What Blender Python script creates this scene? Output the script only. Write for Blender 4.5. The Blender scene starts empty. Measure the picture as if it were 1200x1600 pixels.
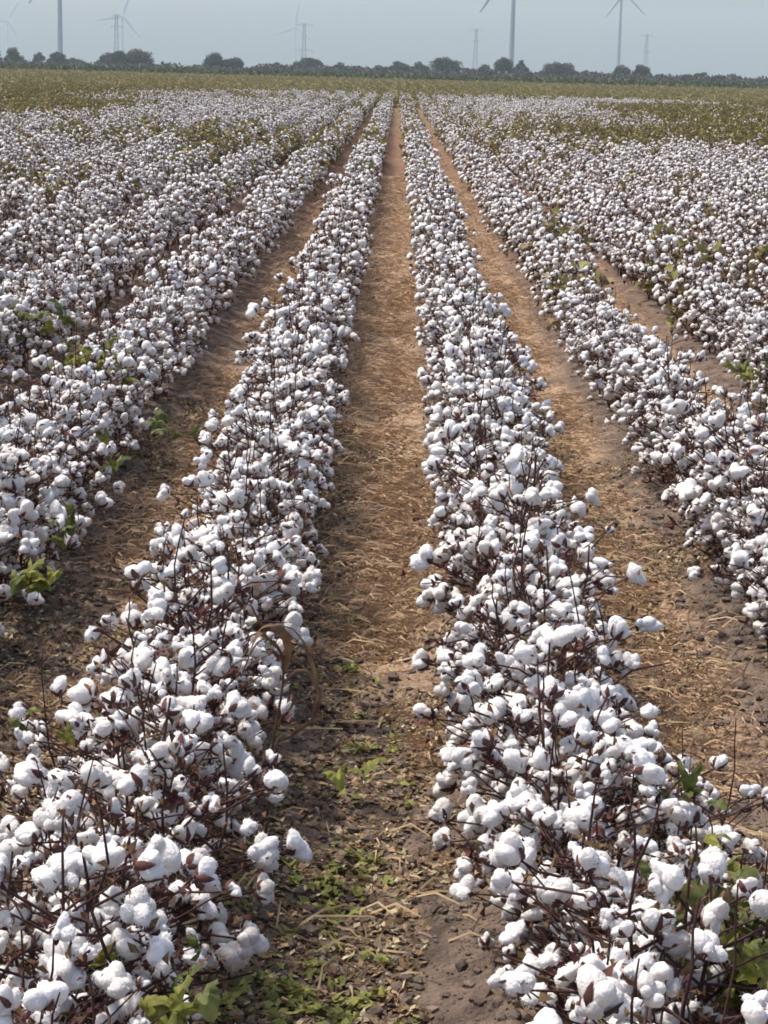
import bpy, bmesh, math, random
import numpy as np
from mathutils import Matrix, Vector, Euler

rng = np.random.default_rng(7)
random.seed(7)
sc = bpy.context.scene
COL = sc.collection
R = math.radians

# ------------------------------------------------------------------ camera
CAM_X, CAM_Z = 0.03, 2.1
PITCH, ROLL, YAW, F = R(12.19), R(1.5), R(0.07), 3200.0       # focal length in pixels of a 1200x1600 frame
cam = bpy.data.cameras.new('camera')
cam.sensor_fit = 'VERTICAL'; cam.sensor_height = 24.0; cam.lens = 24.0 * F / 1600.0
cam.clip_start = 0.1; cam.clip_end = 20000
camo = bpy.data.objects.new('camera', cam); COL.objects.link(camo)
MROT = Matrix.Rotation(YAW, 4, 'Z') @ Matrix.Rotation(math.pi / 2 - PITCH, 4, 'X') @ Matrix.Rotation(ROLL, 4, 'Z')
camo.matrix_world = Matrix.Translation((CAM_X, 0, CAM_Z)) @ MROT
sc.camera = camo
M3 = np.array(MROT.to_3x3())

# ------------------------------------------------------------------ sky and sun
SUN_EL, SUN_AZ = R(63), R(-68)          # azimuth from +Y towards +X
w = bpy.data.worlds.new('World'); sc.world = w; w.use_nodes = True
nt = w.node_tree
sky = nt.nodes.new('ShaderNodeTexSky'); sky.sky_type = 'NISHITA'; sky.sun_disc = False
sky.sun_elevation = SUN_EL; sky.sun_rotation = SUN_AZ
sky.air_density = 1.0; sky.dust_density = 4.5; sky.ozone_density = 1.6; sky.altitude = 50
bg = nt.nodes['Background']; nt.links.new(sky.outputs[0], bg.inputs[0]); bg.inputs[1].default_value = 0.14
sun = bpy.data.lights.new('sun', 'SUN'); sun.energy = 2.85; sun.angle = R(5.0); sun.color = (1, 0.92, 0.82)
suno = bpy.data.objects.new('sun', sun); COL.objects.link(suno)
sdir = Vector((math.sin(SUN_AZ) * math.cos(SUN_EL), math.cos(SUN_AZ) * math.cos(SUN_EL), math.sin(SUN_EL)))
suno.rotation_euler = sdir.to_track_quat('Z', 'Y').to_euler()
suno.location = (-20, 10, 60)
vs = sc.view_settings
vs.view_transform = 'Standard'; vs.look = 'None'; vs.gamma = 1; vs.exposure = 0.78
sc.cycles.filter_width = 1.8; sc.cycles.max_bounces = 6; sc.cycles.diffuse_bounces = 3; sc.cycles.glossy_bounces = 2
sc.cycles.transmission_bounces = 3; sc.cycles.volume_bounces = 0; sc.cycles.transparent_max_bounces = 8


# ------------------------------------------------------------------ projection helpers (for what is in view)
def project(P):
    """world points (n,3) -> pixel x, y in a 1200x1600 frame and depth"""
    P = np.atleast_2d(np.asarray(P, float)) - np.array([CAM_X, 0, CAM_Z])
    c = P @ M3
    z = -c[:, 2]
    return 600 + F * c[:, 0] / z, 800 - F * c[:, 1] / z, z


def ground_at(px, py, z=0.0):
    """the world point at height z that the photograph shows at a pixel"""
    d = M3 @ np.array([(px - 600) / F, -(py - 800) / F, -1.0])
    t = (z - CAM_Z) / d[2]
    return CAM_X + d[0] * t, d[1] * t


def at_dist(px, dist):
    """x of a thing standing dist metres away under the pixel column px at the skyline"""
    py = 109 + (px - 622) * math.tan(ROLL)
    d = M3 @ np.array([(px - 600) / F, -(py - 800) / F, -1.0])
    return CAM_X + d[0] / d[1] * dist


# ------------------------------------------------------------------ numpy noise
def _hash(i, j, k, s):
    h = (i * 73856093) ^ (j * 19349663) ^ (k * 83492791) ^ (s * 2654435)
    h = (h ^ (h >> 13)) * 1274126177 & 0x7fffffff
    h = (h ^ (h >> 16)) & 0xffff
    return h / 65535.0


def vnoise(p, s=0):
    p = np.asarray(p, float)
    if p.shape[1] == 2:
        p = np.c_[p, np.zeros(len(p))]
    f = np.floor(p).astype(np.int64); t = p - f; t = t * t * (3 - 2 * t)
    out = 0
    for a in (0, 1):
        for b in (0, 1):
            for c in (0, 1):
                wgt = (t[:, 0] if a else 1 - t[:, 0]) * (t[:, 1] if b else 1 - t[:, 1]) * (t[:, 2] if c else 1 - t[:, 2])
                out = out + wgt * _hash(f[:, 0] + a, f[:, 1] + b, f[:, 2] + c, s)
    return out


def fbm(p, s=0, o=4):
    v = 0; a = 0.5; p = np.asarray(p, float)
    for i in range(o):
        v = v + a * vnoise(p * 2 ** i, s + i); a *= 0.5
    return v


# ------------------------------------------------------------------ mesh helpers
class MB:
    def __init__(self):
        self.v = []; self.f = []; self.m = []; self.n = 0

    def add(self, v, f, mat=0):
        v = np.asarray(v, np.float32).reshape(-1, 3); f = np.asarray(f, np.int64)
        self.v.append(v); self.f.append(f + self.n); self.m.append(np.full(len(f), mat)); self.n += len(v)

    def mesh(self, name, mats, smooth=True):
        me = bpy.data.meshes.new(name)
        V = np.concatenate(self.v)
        li = np.concatenate([f.ravel() for f in self.f]); lt = np.concatenate([np.full(len(f), f.shape[1]) for f in self.f])
        me.vertices.add(len(V)); me.vertices.foreach_set('co', V.ravel())
        me.loops.add(len(li)); me.loops.foreach_set('vertex_index', li.astype(np.int32))
        me.polygons.add(len(lt)); me.polygons.foreach_set('loop_start', np.r_[0, np.cumsum(lt)[:-1]].astype(np.int32))
        me.polygons.foreach_set('loop_total', lt.astype(np.int32))
        me.polygons.foreach_set('material_index', np.concatenate(self.m).astype(np.int32))
        me.polygons.foreach_set('use_smooth', np.full(len(lt), smooth))
        for m in mats: me.materials.append(m)
        me.update(calc_edges=True)
        return me


def link(name, me, parent=None, loc=(0, 0, 0), **props):
    o = bpy.data.objects.new(name, me); COL.objects.link(o)
    o.parent = parent; o.location = loc
    for k, v in props.items(): o[k] = v
    return o


def ico(n):
    bm = bmesh.new(); bmesh.ops.create_icosphere(bm, subdivisions=n, radius=1)
    v = np.array([x.co[:] for x in bm.verts]); f = np.array([[x.index for x in fc.verts] for fc in bm.faces]); bm.free()
    return v, f


ICO = {n: ico(n) for n in (1, 2, 3)}


def frame_of(d):
    d = np.asarray(d, float); d = d / (np.linalg.norm(d) + 1e-9)
    a = np.array([0, 0, 1.0]) if abs(d[2]) < 0.9 else np.array([1.0, 0, 0])
    x = np.cross(a, d); x /= np.linalg.norm(x)
    return np.stack([x, np.cross(d, x), d])      # rows


def tube(mb, pts, rad, seg=5, mat=0, cap=True):
    pts = np.asarray(pts, float); n = len(pts); rad = np.broadcast_to(rad, n)
    ang = np.arange(seg) * 2 * math.pi / seg; V = []
    fr = frame_of(pts[-1] - pts[0])
    for i in range(n):
        d = pts[min(i + 1, n - 1)] - pts[max(i - 1, 0)]; d = d / (np.linalg.norm(d) + 1e-9)
        x = fr[0] - d * fr[0].dot(d); x /= np.linalg.norm(x); y = np.cross(d, x)
        V.append(pts[i] + rad[i] * (np.cos(ang)[:, None] * x + np.sin(ang)[:, None] * y))
    V = np.concatenate(V); Fc = []
    for i in range(n - 1):
        for k in range(seg):
            a = i * seg + k; b = i * seg + (k + 1) % seg; Fc.append([a, b, b + seg, a + seg])
    mb.add(V, Fc, mat)
    if cap:
        mb.add(np.r_[V[-seg:], [pts[-1]]], [[k, (k + 1) % seg, seg] for k in range(seg)], mat)


# ------------------------------------------------------------------ materials
def mat(name, color, rough=0.9, noise=None, rand=0.0, bump=None, transl=0.0, spec=0.2, hue=None):
    """procedural material: noise = (scale, colour 2), rand = brightness spread from object to object, bump = (scale, strength)"""
    m = bpy.data.materials.new(name); m.use_nodes = True; t = m.node_tree; N = t.nodes; L = t.links
    b = N['Principled BSDF']; b.inputs['Roughness'].default_value = rough; b.inputs['Specular IOR Level'].default_value = spec
    geo = N.new('ShaderNodeNewGeometry'); tc = N.new('ShaderNodeTexCoord')
    rgb = N.new('ShaderNodeRGB'); rgb.outputs[0].default_value = (*color, 1); out = rgb.outputs[0]
    if noise:
        nz = N.new('ShaderNodeTexNoise'); nz.inputs['Scale'].default_value = noise[0]; nz.inputs['Detail'].default_value = 4
        L.new(tc.outputs['Object'], nz.inputs['Vector'])
        rp = N.new('ShaderNodeValToRGB'); rp.color_ramp.elements[0].position = 0.35; rp.color_ramp.elements[1].position = 0.65
        L.new(nz.outputs['Fac'], rp.inputs[0])
        mx = N.new('ShaderNodeMixRGB'); L.new(rp.outputs[0], mx.inputs[0]); L.new(out, mx.inputs[1]); mx.inputs[2].default_value = (*noise[1], 1)
        out = mx.outputs[0]
    if hue:                     # a second colour for some of the loose pieces
        mx = N.new('ShaderNodeMixRGB'); L.new(geo.outputs['Random Per Island'], mx.inputs[0]); L.new(out, mx.inputs[1]); mx.inputs[2].default_value = (*hue, 1)
        out = mx.outputs[0]
    if rand:
        mth = N.new('ShaderNodeMath'); mth.operation = 'MULTIPLY_ADD'; mth.inputs[1].default_value = 2 * rand; mth.inputs[2].default_value = 1 - rand
        fr = N.new('ShaderNodeMath'); fr.operation = 'FRACT'; ad = N.new('ShaderNodeMath'); ad.operation = 'MULTIPLY'; ad.inputs[1].default_value = 7.31
        L.new(geo.outputs['Random Per Island'], ad.inputs[0]); L.new(ad.outputs[0], fr.inputs[0]); L.new(fr.outputs[0], mth.inputs[0])
        ml = N.new('ShaderNodeVectorMath'); ml.operation = 'SCALE'; L.new(out, ml.inputs[0]); L.new(mth.outputs[0], ml.inputs['Scale'])
        out = ml.outputs[0]
    L.new(out, b.inputs['Base Color'])
    if bump:
        nb = N.new('ShaderNodeTexNoise'); nb.inputs['Scale'].default_value = bump[0]; nb.inputs['Detail'].default_value = 5
        L.new(tc.outputs['Object'], nb.inputs['Vector'])
        bp = N.new('ShaderNodeBump'); bp.inputs['Strength'].default_value = bump[1]; bp.inputs['Distance'].default_value = bump[2] if len(bump) > 2 else 0.01
        L.new(nb.outputs['Fac'], bp.inputs['Height']); L.new(bp.outputs[0], b.inputs['Normal'])
    if transl:
        tr = N.new('ShaderNodeBsdfTranslucent'); L.new(out, tr.inputs['Color'])
        ms = N.new('ShaderNodeMixShader'); ms.inputs[0].default_value = transl
        L.new(b.outputs[0], ms.inputs[1]); L.new(tr.outputs[0], ms.inputs[2]); L.new(ms.outputs[0], N['Material Output'].inputs[0])
    return m


M_LINT = mat('cotton_lint', (0.86, 0.845, 0.84), 1.0, (38, (0.76, 0.73, 0.71)), 0.09, (130, 0.7, 0.006), 0.22, 0.0)
def cream(m):
    """some bolls are creamier or dirtier than others"""
    t = m.node_tree; b = t.nodes['Principled BSDF']; src = b.inputs['Base Color'].links[0].from_socket
    oi = t.nodes.new('ShaderNodeObjectInfo'); pw = t.nodes.new('ShaderNodeMath'); pw.operation = 'POWER'; pw.inputs[1].default_value = 2.5; t.links.new(oi.outputs['Random'], pw.inputs[0])
    sc_ = t.nodes.new('ShaderNodeMath'); sc_.operation = 'MULTIPLY'; sc_.inputs[1].default_value = .38; t.links.new(pw.outputs[0], sc_.inputs[0])
    mx = t.nodes.new('ShaderNodeMixRGB'); t.links.new(sc_.outputs[0], mx.inputs[0]); t.links.new(src, mx.inputs[1]); mx.inputs[2].default_value = (0.66, 0.58, 0.47, 1)
    for l in list(src.links): 
        if l.to_node != mx: to = l.to_socket; t.links.remove(l); t.links.new(mx.outputs[0], to)


cream(M_LINT)
M_BUR = mat('dry_bur', (0.07, 0.022, 0.028), 0.8, (60, (0.12, 0.055, 0.04)), 0.4, None, 0, 0.2)
M_STEM = mat('stem_bark', (0.038, 0.018, 0.016), 0.8, (40, (0.065, 0.032, 0.026)), 0.2)
M_DEAD = mat('dead_leaf', (0.10, 0.035, 0.035), 0.85, (30, (0.06, 0.022, 0.03)), 0.4, None, 0.25, 0.2, hue=(0.15, 0.10, 0.045))
M_GREEN = mat('green_leaf', (0.085, 0.11, 0.022), 0.7, (45, (0.13, 0.14, 0.03)), 0.25, (60, 0.3, 0.004), 0.3, 0.4)
M_YELLOW = mat('yellow_leaf', (0.25, 0.26, 0.045), 0.7, (45, (0.14, 0.14, 0.03)), 0.2, None, 0.35, 0.3)
M_FARLEAF = mat('olive_leaf', (0.21, 0.22, 0.07), 0.8, None, 0.3, None, 0.25, 0.2, hue=(0.27, 0.19, 0.10))


# ------------------------------------------------------------------ ground
def bed(x):
    """raised planting beds every metre, furrows between them"""
    return 0.045 * np.cos(2 * np.pi * (x - 0.5))


def ground_z(x, y):
    x = np.asarray(x, float); y = np.asarray(y, float)
    near = np.clip((140 - y) / 100, 0, 1)
    p = np.stack([x, y], 1)
    z = bed(x) * near * (0.7 + 0.6 * vnoise(p * [0.8, 0.5], 3))
    k = np.clip((40 - y) / 25, 0, 1)
    z = z + k * (0.05 * (fbm(p * 5, 11, 4) - 0.47) + 0.034 * (fbm(p * 20, 21, 3) - 0.45))
    return z


def span(a, b, n, p=2.0):
    return a + (b - a) * np.linspace(0, 1, n + 1)[1:] ** p


xs = np.r_[-np.r_[span(3.0, 12, 60, 1.5), span(12, 5000, 40, 3.5)][::-1], np.arange(-3.0, 3.001, 0.025), np.r_[span(3.0, 12, 60, 1.5), span(12, 5000, 40, 3.5)]]
ys = np.r_[-np.array([300., 60, 12, 3])[::1], np.array([0, 1.5]), np.arange(2.6, 11, 0.028), span(11, 45, 420, 1.6), span(45, 5000, 110, 3.5)]
X, Y = np.meshgrid(xs, ys)
Z = ground_z(X.ravel(), Y.ravel())
ni, nj = len(xs), len(ys)
idx = np.arange(ni * nj).reshape(nj, ni)
mb = MB(); mb.add(np.c_[X.ravel(), Y.ravel(), Z], np.stack([idx[:-1, :-1], idx[:-1, 1:], idx[1:, 1:], idx[1:, :-1]], -1).reshape(-1, 4))

gm = bpy.data.materials.new('field_soil'); gm.use_nodes = True
t = gm.node_tree; N = t.nodes; L = t.links; b = N['Principled BSDF']; b.inputs['Roughness'].default_value = 0.95; b.inputs['Specular IOR Level'].default_value = 0.15
geo = N.new('ShaderNodeNewGeometry')
sep = N.new('ShaderNodeSeparateXYZ'); L.new(geo.outputs['Position'], sep.inputs[0])


def nz(scale, detail=5, dist=0.0, stretch=None):
    n_ = N.new('ShaderNodeTexNoise'); n_.inputs['Scale'].default_value = scale; n_.inputs['Detail'].default_value = detail; n_.inputs['Distortion'].default_value = dist
    if stretch:
        mp = N.new('ShaderNodeMapping'); mp.inputs['Scale'].default_value = stretch; L.new(geo.outputs['Position'], mp.inputs[0]); L.new(mp.outputs[0], n_.inputs['Vector'])
    else:
        L.new(geo.outputs['Position'], n_.inputs['Vector'])
    return n_.outputs['Fac']


def ramp(fac, stops):
    r_ = N.new('ShaderNodeValToRGB'); e = r_.color_ramp.elements
    while len(e) < len(stops): e.new(0.5)
    for el, (p_, c_) in zip(e, stops): el.position = p_; el.color = (*c_, 1)
    L.new(fac, r_.inputs[0]); return r_.outputs[0]


def mix(f, a, c):
    m_ = N.new('ShaderNodeMixRGB'); L.new(f, m_.inputs[0])
    L.new(a, m_.inputs[1]); L.new(c, m_.inputs[2]); return m_.outputs[0]


def mapr(v, a, b_, c=0.0, d=1.0):
    m_ = N.new('ShaderNodeMapRange'); L.new(v, m_.inputs[0]); m_.inputs[1].default_value = a; m_.inputs[2].default_value = b_; m_.inputs[3].default_value = c; m_.inputs[4].default_value = d
    return m_.outputs[0]


def mth(op, a, c):
    m_ = N.new('ShaderNodeMath'); m_.operation = op
    for i, q in enumerate((a, c)):
        if isinstance(q, (int, float)): m_.inputs[i].default_value = q
        else: L.new(q, m_.inputs[i])
    return m_.outputs[0]


soil = ramp(nz(9, 8), [(0.3, (0.075, 0.057, 0.047)), (0.5, (0.15, 0.112, 0.09)), (0.7, (0.22, 0.165, 0.128))])
straw = ramp(nz(28, 6, 0.6, (1, 0.35, 1)), [(0.32, (0.19, 0.13, 0.085)), (0.48, (0.33, 0.225, 0.145)), (0.68, (0.45, 0.325, 0.215))])
# straw lies in the furrows, from about five metres on
fx = N.new('ShaderNodeMath'); fx.operation = 'COSINE'; L.new(mth('MULTIPLY', sep.outputs[0], 2 * math.pi), fx.inputs[0])
furrow = mapr(fx.outputs[0], -0.35, 0.35)
dist = mapr(mth('ADD', mth('ADD', sep.outputs[1], mapr(sep.outputs[0], .45, .6, 0, 1.6)), mapr(nz(1.3, 3), 0, 1, -2.6, 2.6)), 6.4, 8.0)
sf = mth('MULTIPLY', mth('MULTIPLY', furrow, dist), mapr(nz(3.0, 4), 0.33, 0.5))
c1 = mix(sf, soil, straw)
green = ramp(nz(0.35, 5), [(0.3, (0.14, 0.12, 0.06)), (0.5, (0.18, 0.145, 0.075)), (0.7, (0.13, 0.14, 0.055))])
red = ramp(nz(2.0, 5), [(0.3, (0.13, 0.075, 0.05)), (0.5, (0.19, 0.115, 0.075)), (0.7, (0.25, 0.16, 0.105))])
c2 = mix(mapr(sep.outputs[1], 60, 150), mix(mapr(sep.outputs[1], 14, 36), c1, red), green)
dark = ramp(nz(0.05, 4), [(0.35, (0.08, 0.10, 0.04)), (0.65, (0.12, 0.13, 0.055))])
c3 = mix(mapr(sep.outputs[1], 330, 380), c2, dark)
L.new(c3, b.inputs['Base Color'])
bp = N.new('ShaderNodeBump'); bp.inputs['Strength'].default_value = 1.0; bp.inputs['Distance'].default_value = 0.035
L.new(nz(60, 8), bp.inputs['Height']); L.new(bp.outputs[0], b.inputs['Normal'])
link('ground', mb.mesh('ground', [gm]), kind='structure', label='brown soil of the field with shallow furrows between the rows')


# ------------------------------------------------------------------ cotton: pieces
def rot_about(v, ax, a):
    return v * math.cos(a) + np.cross(ax, v) * math.sin(a) + np.outer(v @ ax, ax) * (1 - math.cos(a))


def boll_shape(r, sub, locks=None):
    """open boll, base at the origin, opening along +z, four or five swollen lint locks"""
    v0, f0 = ICO[sub]; V = []; Fc = []; n = 0
    k = locks or r.choice([3, 4, 4, 5]); a0 = r.random() * 6.3; droop = r.random() < 0.3
    for i in range(k):
        a = a0 + i * 2 * math.pi / k + r.normal(0, 0.18); ti = 0.85 + r.normal(0, 0.16)
        d = np.array([math.cos(a) * math.sin(ti), math.sin(a) * math.sin(ti), math.cos(ti)])
        rad = 0.0195 * (1 + r.normal(0, 0.20)); le = rad * (1.15 + 0.6 * r.random())
        fr = frame_of(d + np.array([0, 0, r.normal(0, .25)]))
        p = v0 * [rad * (1 + r.normal(0, .08)), rad, le]
        p = p * (1 + 0.55 * (fbm(v0 * 1.5 + r.random(3) * 50, i, 2) - 0.37) + 0.10 * (fbm(v0 * 5 + r.random(3) * 50, i + 9, 2) - 0.37))[:, None]
        p = p @ fr + d * 0.019 + [0, 0, 0.017]
        if droop and i == 0: p = p + d * 0.012 - [0, 0, 0.02]
        V.append(p); Fc.append(f0 + n); n += len(p)
    p = v0 * 0.02 + [0, 0, 0.022]; V.append(p); Fc.append(f0 + n)     # the heart, closes the cleft
    return np.concatenate(V), np.concatenate(Fc)


def boll_low(r, sub=2):
    v0, f0 = ICO[sub]; k = r.choice([3, 4, 5]); a0 = r.random() * 6.3; g = np.full(len(v0), -1.0)
    for i in range(k):
        a = a0 + i * 6.283 / k; ti = 0.95 + r.normal(0, .15)
        g = np.maximum(g, v0 @ np.array([math.cos(a) * math.sin(ti), math.sin(a) * math.sin(ti), math.cos(ti)]))
    rr = 0.031 + 0.013 * np.clip(g * 2 - 1, -.6, 1) + 0.010 * (fbm(v0 * 2 + r.random(3) * 30, 2, 2) - .4)
    return v0 * rr[:, None] + [0, 0, 0.026], f0


def bur_shape(mb, r, mt, k=None, simple=False):
    """dry bur: pointed carpels curling out from under the lint, with a short stalk"""
    k = k or r.choice([4, 5]); a0 = r.random() * 6.3
    if not simple: tube(mb, [(0, 0, -0.03), (0, 0, 0.004)], [0.0014, 0.003], 5, mt)
    for i in range(k):
        a = a0 + i * 2 * math.pi / k + r.normal(0, .15); c, s = math.cos(a), math.sin(a)
        cu = 0.9 + r.random() * 0.5; prof = [(0.0, 0.0, .004), (.012, .001, .009), (.024, .008, .009), (.031, .018 * cu, .006), (.035, .029 * cu, .0008)]
        if simple: prof = [(0, 0, .004), (.026, .006, .012), (.040, .030 * cu, .001)]
        V = []
        for (rr, z, wd) in prof:
            rr *= 1.0
            V += [(c * rr - s * wd, s * rr + c * wd, z + .004), (c * rr, s * rr, z - .003), (c * rr + s * wd, s * rr - c * wd, z + .004)]
        Fc = []
        for j in range(len(prof) - 1):
            for q in (0, 1): Fc.append([j * 3 + q, j * 3 + q + 1, j * 3 + q + 4, j * 3 + q + 3])
        mb.add(V, Fc, mt)


def crumpled(mb, P, r, size, mt, wf=.26):
    """small withered leaves / bracts scattered at the points P"""
    n = len(P); d = r.normal(size=(n, 3)); d /= np.linalg.norm(d, axis=1)[:, None]
    e = r.normal(size=(n, 3)); e = e - d * (d * e).sum(1)[:, None]; e /= np.linalg.norm(e, axis=1)[:, None]
    u = np.cross(d, e); s = (size * (0.5 + r.random(n)))[:, None]
    b_ = P; m1 = P + d * s * (.3 + .3 * r.random((n, 1))) + e * s * wf * (.5 + r.random((n, 1))) + u * s * .25; m2 = P + d * s * (.4 + .3 * r.random((n, 1))) - e * s * wf * (.5 + r.random((n, 1))) + u * s * .3 * r.random((n, 1)); tp = P + d * s * .9 - u * s * .45 * r.random((n, 1)) + e * s * r.normal(0, .15, (n, 1)); c_ = P + d * s * .5 - u * s * .12
    V = np.stack([b_, m1, tp, m2, c_], 1).reshape(-1, 3); k = np.arange(n)[:, None] * 5
    Fc = np.concatenate([k + [0, 1, 4], k + [1, 2, 4], k + [2, 3, 4], k + [3, 0, 4]]).reshape(-1, 3)
    mb.add(V, Fc, mt)


def plant_plan(r, nb, H=0.60, RX=0.255):
    """stems, branches and boll places of one plant"""
    stems = []; sites = []; mains = []
    nm = r.choice([3, 4, 4])
    for i in range(nm):
        a = i * 6.283 / nm + r.random(); lean = 0.04 + 0.09 * r.random(); h = H * (0.80 + 0.34 * r.random())
        zz = np.linspace(0, 1, 9); w_ = r.normal(0, .006, (9, 2)); w_[0] = 0
        ctr = np.array([math.cos(a), math.sin(a)])
        pts = np.c_[ctr[0] * (0.02 + lean * zz ** .7) + w_[:, 0], ctr[1] * (0.02 + lean * zz ** .7) + w_[:, 1], zz * h - 0.03]
        stems.append((pts, np.linspace(0.0068, 0.0024, 9))); mains.append((pts, h))
    k = 0; per = max(1, int(nb / nm / 1.9))
    for (pts, h) in mains:
        a = r.random() * 6.3
        for j in range(per):
            zf = 0.12 + 0.86 * ((j + r.random() * .8) / per) ** 0.8
            zf = 0.04 + zf * 0.88; p0 = np.array([np.interp(zf, np.linspace(0, 1, 9), pts[:, q]) for q in range(3)])
            a += 2.4 + r.normal(0, .3)
            prof = math.sqrt(max(0.03, 1 - ((zf - 0.45) / 0.62) ** 2))
            Ln = RX * prof * (0.62 + 0.42 * r.random())
            up = 0.25 + 0.35 * r.random()
            d = np.array([math.cos(a), math.sin(a), up]); Ln = min(Ln, .235)
            m1 = p0 + d * Ln * .5 + r.normal(0, .012, 3) + [0, 0, .01]; e = p0 + d * Ln * .9 + r.normal(0, .015, 3) - [0, 0, .02 * Ln / RX]
            stems.append((np.array([p0, m1, e]), np.array([.0030, .0026, .0019])))
            sites.append((e, d * [1, 1, .6] + r.normal(0, .45, 3) + [0, 0, .35]))
            sites.append((m1 + r.normal(0, .012, 3) + [0, 0, .02], np.array([0, 0, 0.9]) + r.normal(0, .55, 3)))
            if r.random() < .35:
                q = p0 + d * Ln * .25; sites.append((q + r.normal(0, .01, 3), np.array([0, 0, .6]) + r.normal(0, .7, 3)))
        if r.random() < .75:      # bare tip standing out of the cotton
            tp = pts[-1]; e = tp + np.array([r.normal(0, .02), r.normal(0, .02), .05 + .09 * r.random()])
            stems.append((np.array([tp, (tp + e) / 2 + r.normal(0, .004, 3), e]), np.array([.0025, .0022, .0016])))
    r.shuffle(sites) if False else None
    pick = r.permutation(len(sites))[:nb]
    out = []
    for i in pick:
        p, d = sites[i]; q = math.hypot(p[0], p[1]); lim = RX * (.98 + .1 * r.random())
        if q > lim: p = p * [lim / q, lim / q, 1]
        q = math.hypot(p[0], p[1])
        if q > .13:        # its own fruiting twig
            a0 = np.array([p[0] * .25, p[1] * .25, max(.05, p[2] - .09)]); stems.append((np.array([a0, (a0 + p) / 2 + r.normal(0, .008, 3), p + [0, 0, .004]]), np.array([.0023, .0019, .0015])))
        out.append((p, d))
    return stems, out


def wisps(mb, v, r, n=150):
    """loose fibres standing off the lint"""
    c = v.mean(0); i = r.integers(0, len(v), n * 2); d = v[i] - c; q = np.linalg.norm(d, axis=1); i = i[q > np.median(np.linalg.norm(v - c, axis=1))][:n]
    p = v[i]; d = (p - c) / np.linalg.norm(p - c, axis=1)[:, None] + r.normal(0, .45, p.shape); t_ = np.cross(d, r.normal(size=p.shape)); t_ /= np.linalg.norm(t_, axis=1)[:, None]
    L_ = (.003 + .006 * r.random(len(p)))[:, None]; m1 = p + d * L_ * .5 + t_ * .001; e = p + d * L_ - np.array([0, 0, .0015]); w_ = t_ * .0007
    V = np.stack([p - w_, p + w_, m1 + w_ * .8, m1 - w_ * .8, e], 1).reshape(-1, 3); k = np.arange(len(p))[:, None] * 5
    mb.add(V, k + [0, 1, 2, 3], 0); mb.add(V, k + [3, 2, 4], 0)


NV = 14
BOLL_NEAR, BUR_NEAR, BOLL_MID, BOLL_LOW = [], [], [], []
for i in range(NV):
    r = np.random.default_rng(100 + i)
    m_ = MB(); v, f = boll_shape(r, 3 if i < 0 else 2); v3, f3 = boll_shape(np.random.default_rng(300 + i), 3); m_.add(v3, f3, 0)
    wisps(m_, v3, r); BOLL_NEAR.append(m_.mesh('boll', [M_LINT]))
    m_ = MB(); bur_shape(m_, r, 0); BUR_NEAR.append(m_.mesh('bur', [M_BUR]))
    m_ = MB(); m_.add(v, f, 0); bur_shape(m_, r, 1); BOLL_MID.append(m_.mesh('boll', [M_LINT, M_BUR]))
    BOLL_LOW.append(boll_low(r))


def orient(d, spin, scale):
    """matrix taking +z to d"""
    fr = frame_of(d); c, s = math.cos(spin), math.sin(spin)
    x = fr[0] * c + fr[1] * s; y = -fr[0] * s + fr[1] * c
    return np.stack([x * scale[0], y * scale[1], fr[2] * scale[2]], 1)


def stem_and_foliage(r, stems, sites, seg=5, ndead=70):
    m_ = MB()
    for p, rd in stems: tube(m_, p, rd, seg, 0)
    P = np.array([s[0] for s in sites]); q = P[r.integers(0, len(P), ndead)] + r.normal(0, .035, (ndead, 3)) + [0, 0, .012]; q[:, 2] = np.clip(q[:, 2], .03, None)
    m2 = MB(); crumpled(m2, q, r, 0.022, 0, .2)
    return m_.mesh('stem', [M_STEM]), m2.mesh('withered_leaves', [M_DEAD])


NEARP, MIDP = [], []
for i in range(12):
    r = np.random.default_rng(500 + i); st, si = plant_plan(r, 68 + int(r.integers(0, 12)))
    NEARP.append((st, si, *stem_and_foliage(r, st, si, 6, 380)))
for i in range(10):
    r = np.random.default_rng(600 + i); st, si = plant_plan(r, 64 + int(r.integers(0, 8)))
    MIDP.append((st, si, *stem_and_foliage(r, st, si, 4, 300)))


def far_plant(seed, nb=50, leafy=0.0, subs=2):
    """one whole plant as one mesh"""
    r = np.random.default_rng(seed); st, si = plant_plan(r, nb, H=.62, RX=.215); m_ = MB()
    for p, rd in st[:22]: tube(m_, p, rd * 1.2, 3, 2, False)
    for (p, d) in si:
        if r.random() < leafy: continue
        v, f = BOLL_LOW[r.integers(NV)] if subs == 2 else (ICO[1][0] * .034 + [0, 0, .026], ICO[1][1])
        s = 0.54 + .38 * r.random(); A = orient(d, r.random() * 6.3, (s * (1 + r.normal(0, .12)), s, s)); m_.add(v @ A.T + p, f, 0)
        mb2 = MB(); bur_shape(mb2, r, 0, 3, True)
        m_.add(np.concatenate(mb2.v) @ A.T * 1.0 + p, np.concatenate(mb2.f), 1)
    P = np.array([s[0] for s in si]); n = 150; q = P[r.integers(0, len(P), n)] + r.normal(0, .04, (n, 3)); crumpled(m_, q, r, .040, 3)
    if leafy:
        n = int(170 * leafy); q = P[r.integers(0, len(P), n)] + r.normal(0, .03, (n, 3)); crumpled(m_, q, r, .085, 4, .4)
    return m_.mesh('cotton_plant', [M_LINT, M_BUR, M_STEM, M_DEAD, M_FARLEAF])


FARP = [far_plant(700 + i) for i in range(8)]
LEAFYP = [far_plant(800 + i, leafy=0.88) for i in range(4)]


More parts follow.
